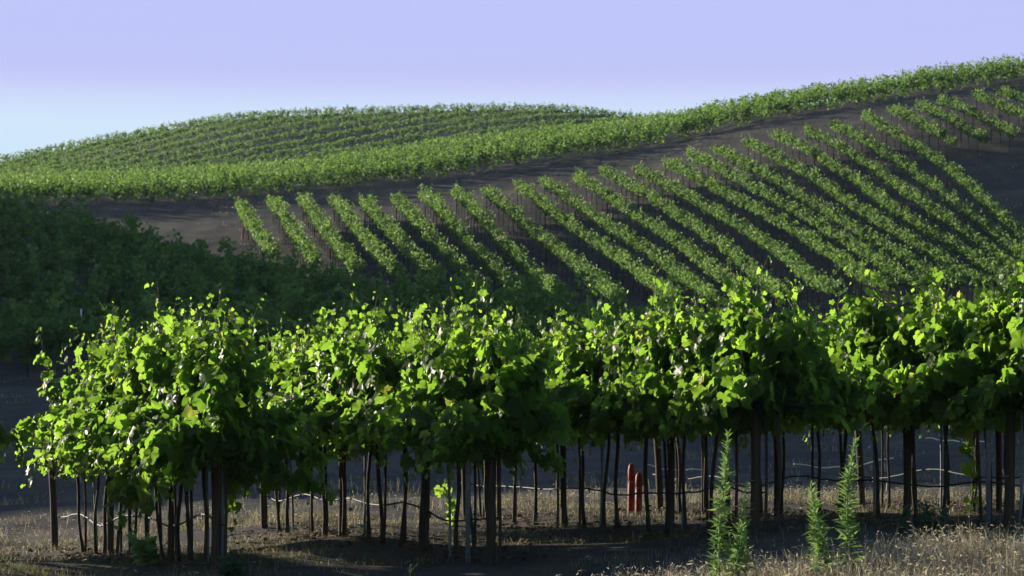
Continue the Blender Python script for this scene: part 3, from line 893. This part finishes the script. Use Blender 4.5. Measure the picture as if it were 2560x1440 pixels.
weed('low_weed', 'thin green sprig beneath the fourth whole row', None, 2255, 17.4, 0.22, .07, M_WEEDB, 80, 0, 0.05, 0.35, nb=3)
# sucker shoot with sunlit young leaves on a trunk of the second row
def sucker(label, xy, h, n):
    z = float(H(*xy))
    t = thing('sucker_shoot', label, 'vine shoot', (xy[0], xy[1], z))
    q = np.linspace(0, 1, 10)
    c = np.stack([0.03 * np.sin(q * 5), 0.02 * np.cos(q * 4), q * h], 1)
    Geo().tube(c, np.linspace(.005, .002, 10), 5).obj('stem', M_CANE, t)
    qq = rng.uniform(0.1, 1, n)
    P = np.stack([np.interp(qq, q, c[:, k]) for k in range(3)], 1) + rng.normal(0, .03, (n, 3))
    V, Fc = grape_leaves(P, rng.normal(0, .6, (n, 3)) + np.array([0, 0, -.5]), rng.normal(0, .5, (n, 3)) + np.array([.3, -.5, .3]), rng.uniform(.05, .10, n))
    mesh_obj('foliage', V, Fc, M_LEAF, t, smooth=True, rnd=np.repeat(np.clip(rng.normal(.75, .12, n), 0, 1), len(LT)))
sucker('bright green sucker shoot glowing low on a trunk behind the second whole row', at_ground(1122, 22.4), 0.45, 26)
sucker('green sucker shoot among trunks under the rightmost row', at_ground(2425, 21.6), 0.75, 30)

# ------------------------------------------------------------------ grass
def grass(name, label, n, sampler, hmin, hmax, wid, seed_frac=0.25, curl=0.5, tint=(0.5, 0.22)):
    x, y, hs = sampler(n)
    n = len(x)
    z = H(x, y)
    h = rng.uniform(hmin, hmax, n) * hs
    a = rng.uniform(0, 2 * np.pi, n)
    ln = rng.uniform(0.1, 1.0, n) * curl
    dx, dy = np.cos(a) * ln * h, np.sin(a) * ln * h
    wv = wid * rng.uniform(0.6, 1.4, n)
    b = rng.uniform(0, 2 * np.pi, n)
    wx, wy = np.cos(b) * wv, np.sin(b) * wv
    P0 = np.stack([x, y, z - 0.01], 1)
    P1 = np.stack([x + dx * .3, y + dy * .3, z + h * .6], 1)
    P2 = np.stack([x + dx, y + dy, z + h * (1 - 0.25 * ln)], 1)
    W = np.stack([wx, wy, np.zeros(n)], 1)
    V = np.stack([P0 - W, P0 + W, P1 - W * .8, P1 + W * .8, P2], 1)
    i = np.arange(n, dtype=np.int32)[:, None] * 5
    Q = i + np.array([[0, 1, 3, 2]]); T = i + np.array([[2, 3, 4]])
    V = V.reshape(-1, 3)
    rn = np.clip(rng.normal(tint[0], tint[1], n), 0, 1)
    rr = np.repeat(rn, 5)
    ns = int(n * seed_frac)
    if ns:                                # seed heads
        k = rng.choice(n, ns, replace=False)
        d = unit(np.stack([dx[k], dy[k], h[k] * .2 * rng.normal(.2, 1, ns)], 1))
        V2, Q2 = leaf_quads(P2[k] - d * 0.01, d, unit(rng.normal(0, 1, (ns, 3))), rng.uniform(0.018, 0.045, ns), 0.22)
        Q = np.vstack([Q, Q2 + len(V)])
        V = np.vstack([V, V2]); rr = np.concatenate([rr, np.repeat(np.clip(rng.normal(.85, .12, ns), 0, 1), 4)])
    o = mesh_obj(name, V, [Q.astype(np.int32), T.astype(np.int32)], M_STRAW, rnd=rr)
    return tag(o, label, 'grass', kind='stuff')

def blot(x, y, s=1.0):
    v = (np.sin(x * 2.1 * s + 1.7 * np.sin(y * 1.3 * s)) + np.sin(y * 2.7 * s + 1.9 * np.sin(x * 1.1 * s + 2.0)) + 0.7 * np.sin((x + y) * 5.1 * s))
    return np.clip(0.5 + 0.42 * v, 0, 1)
def patch(u0, u1, y0, y1, dens_fn, clump=0.0, spots=False):
    def f(n):
        if clump:
            m = max(1, n // 26)
            cy = rng.uniform(y0, y1, m); cu = rng.uniform(u0, u1, m)
            hh = rng.uniform(0.6, 1.15, m)
            c = rng.integers(0, m, n)
            y = cy[c] + rng.normal(0, clump, n); x = (cu[c] - 1280) / F * cy[c] + rng.normal(0, clump, n)
            hs = hh[c]
        else:
            y = rng.uniform(y0, y1, n); x = (rng.uniform(u0, u1, n) - 1280) / F * y
            hs = np.ones(n)
        u = x / y * F + 1280
        keep = rng.random(n) < dens_fn(u, y) * (blot(x, y) if spots else 1)
        return x[keep], y[keep], hs[keep] * (0.6 + 0.4 * dens_fn(u, y)[keep])
    return f
def bank(u, y):          # dense on the right bank, thin at the left
    edge = np.interp(u, [1000, 1250, 1700, 2600], [13.6, 14.6, 15.1, 15.4])
    return np.clip((edge - y) / 0.8, 0, 1) * np.interp(u, [900, 1300, 1900], [0.12, 0.75, 1.0])
grass('dry_grass', 'tall dry straw grass with seed heads on the front bank', 26000, patch(850, 2750, 12.3, 15.8, bank, 0.06), 0.14, 0.30, 0.0022, 0.45, 0.8, (0.62, 0.2))
grass('short_grass', 'short thin grass and stubble along the front ground', 42000, patch(-150, 2750, 14.5, 19.8, lambda u, y: np.interp(u, [0, 900, 2560], [1.0, 0.45, 0.5]), 0.06, True), 0.02, 0.13, 0.0022, 0.02, 1.8, (0.22, 0.2))
def strip(u, y):
    return np.clip(1 - np.abs(y - np.interp(u, [0, 640, 2560], [24.6, 24.9, 25.0])) / 2.0, 0, 1)
grass('strip_grass', 'sunlit dry grass strip behind the front rows', 32000, patch(-200, 2800, 22.3, 27.4, strip, 0.10, True), 0.03, 0.22, 0.0022, 0.35, 1.7, (0.42, 0.26))
grass('row_grass', 'short dry grass under the front vines', 26000, patch(-200, 2800, 19.5, 25.0, lambda u, y: np.full_like(u, 0.8), 0, True), 0.02, 0.09, 0.0026, 0.05, 2.2, (0.40, 0.25))
grass('lane_grass', 'sparse dry weeds on the shaded lane behind the strip', 16000, patch(-250, 2850, 27.0, 62.0, lambda u, y: np.full_like(u, 0.8), 0.12, True), 0.03, 0.20, 0.006, 0.1, 0.9, (0.38, 0.22))
grass('track_grass', 'thin dry grass on the dirt track and bare hill patches', 14000, patch(100, 2800, 96.0, 142.0, lambda u, y: np.full_like(u, 0.7), 0.35, True), 0.04, 0.18, 0.014, 0.05, 0.9, (0.45, 0.2))
# dead leaves under the vines
n = 4600
i = rng.integers(0, 6, n)
tt = rng.uniform(0, 6.2, n)
pp = np.array([NEARX[a] for a in i])[:, None] * np.array([1.0, 0]) + np.array([0, 18.0]) + DIRV * tt[:, None] + PERP * rng.normal(0, .35, n)[:, None]
P = np.stack([pp[:, 0], pp[:, 1], H(pp[:, 0], pp[:, 1]) + rng.uniform(0.012, .05, n)], 1)
V, Q = leaf_quads(P, rng.normal(0, 1, (n, 3)) * [1, 1, .15], rng.normal(0, .3, (n, 3)) + [0, 0, 1], rng.uniform(.03, .06, n))
o = mesh_obj('leaf_litter', V, Q, M_LITTER)
tag(o, 'fallen reddish brown leaves scattered under the front vines', 'leaf litter', kind='stuff')

# ------------------------------------------------------------------ evening air
bm_v = np.array([(x, y, z) for x in (-420, 420) for y in (-40, 700) for z in (-4.0, 48.0)], float)
bm_q = np.array([(0, 1, 3, 2), (4, 6, 7, 5), (0, 4, 5, 1), (2, 3, 7, 6), (0, 2, 6, 4), (1, 5, 7, 3)], dtype=np.int32)
mh, nt, o = new_mat('evening_haze')
pv = nt.nodes.new('ShaderNodeVolumePrincipled')
pv.inputs['Color'].default_value = (0.66, 0.78, 1.0, 1)
pv.inputs['Density'].default_value = 0.00011
pv.inputs['Anisotropy'].default_value = 0.3
nt.links.new(pv.outputs[0], o.inputs['Volume'])
hz = mesh_obj('haze', bm_v, bm_q, mh)
tag(hz, 'thin bluish evening haze over the vineyard hills', 'haze', kind='stuff')
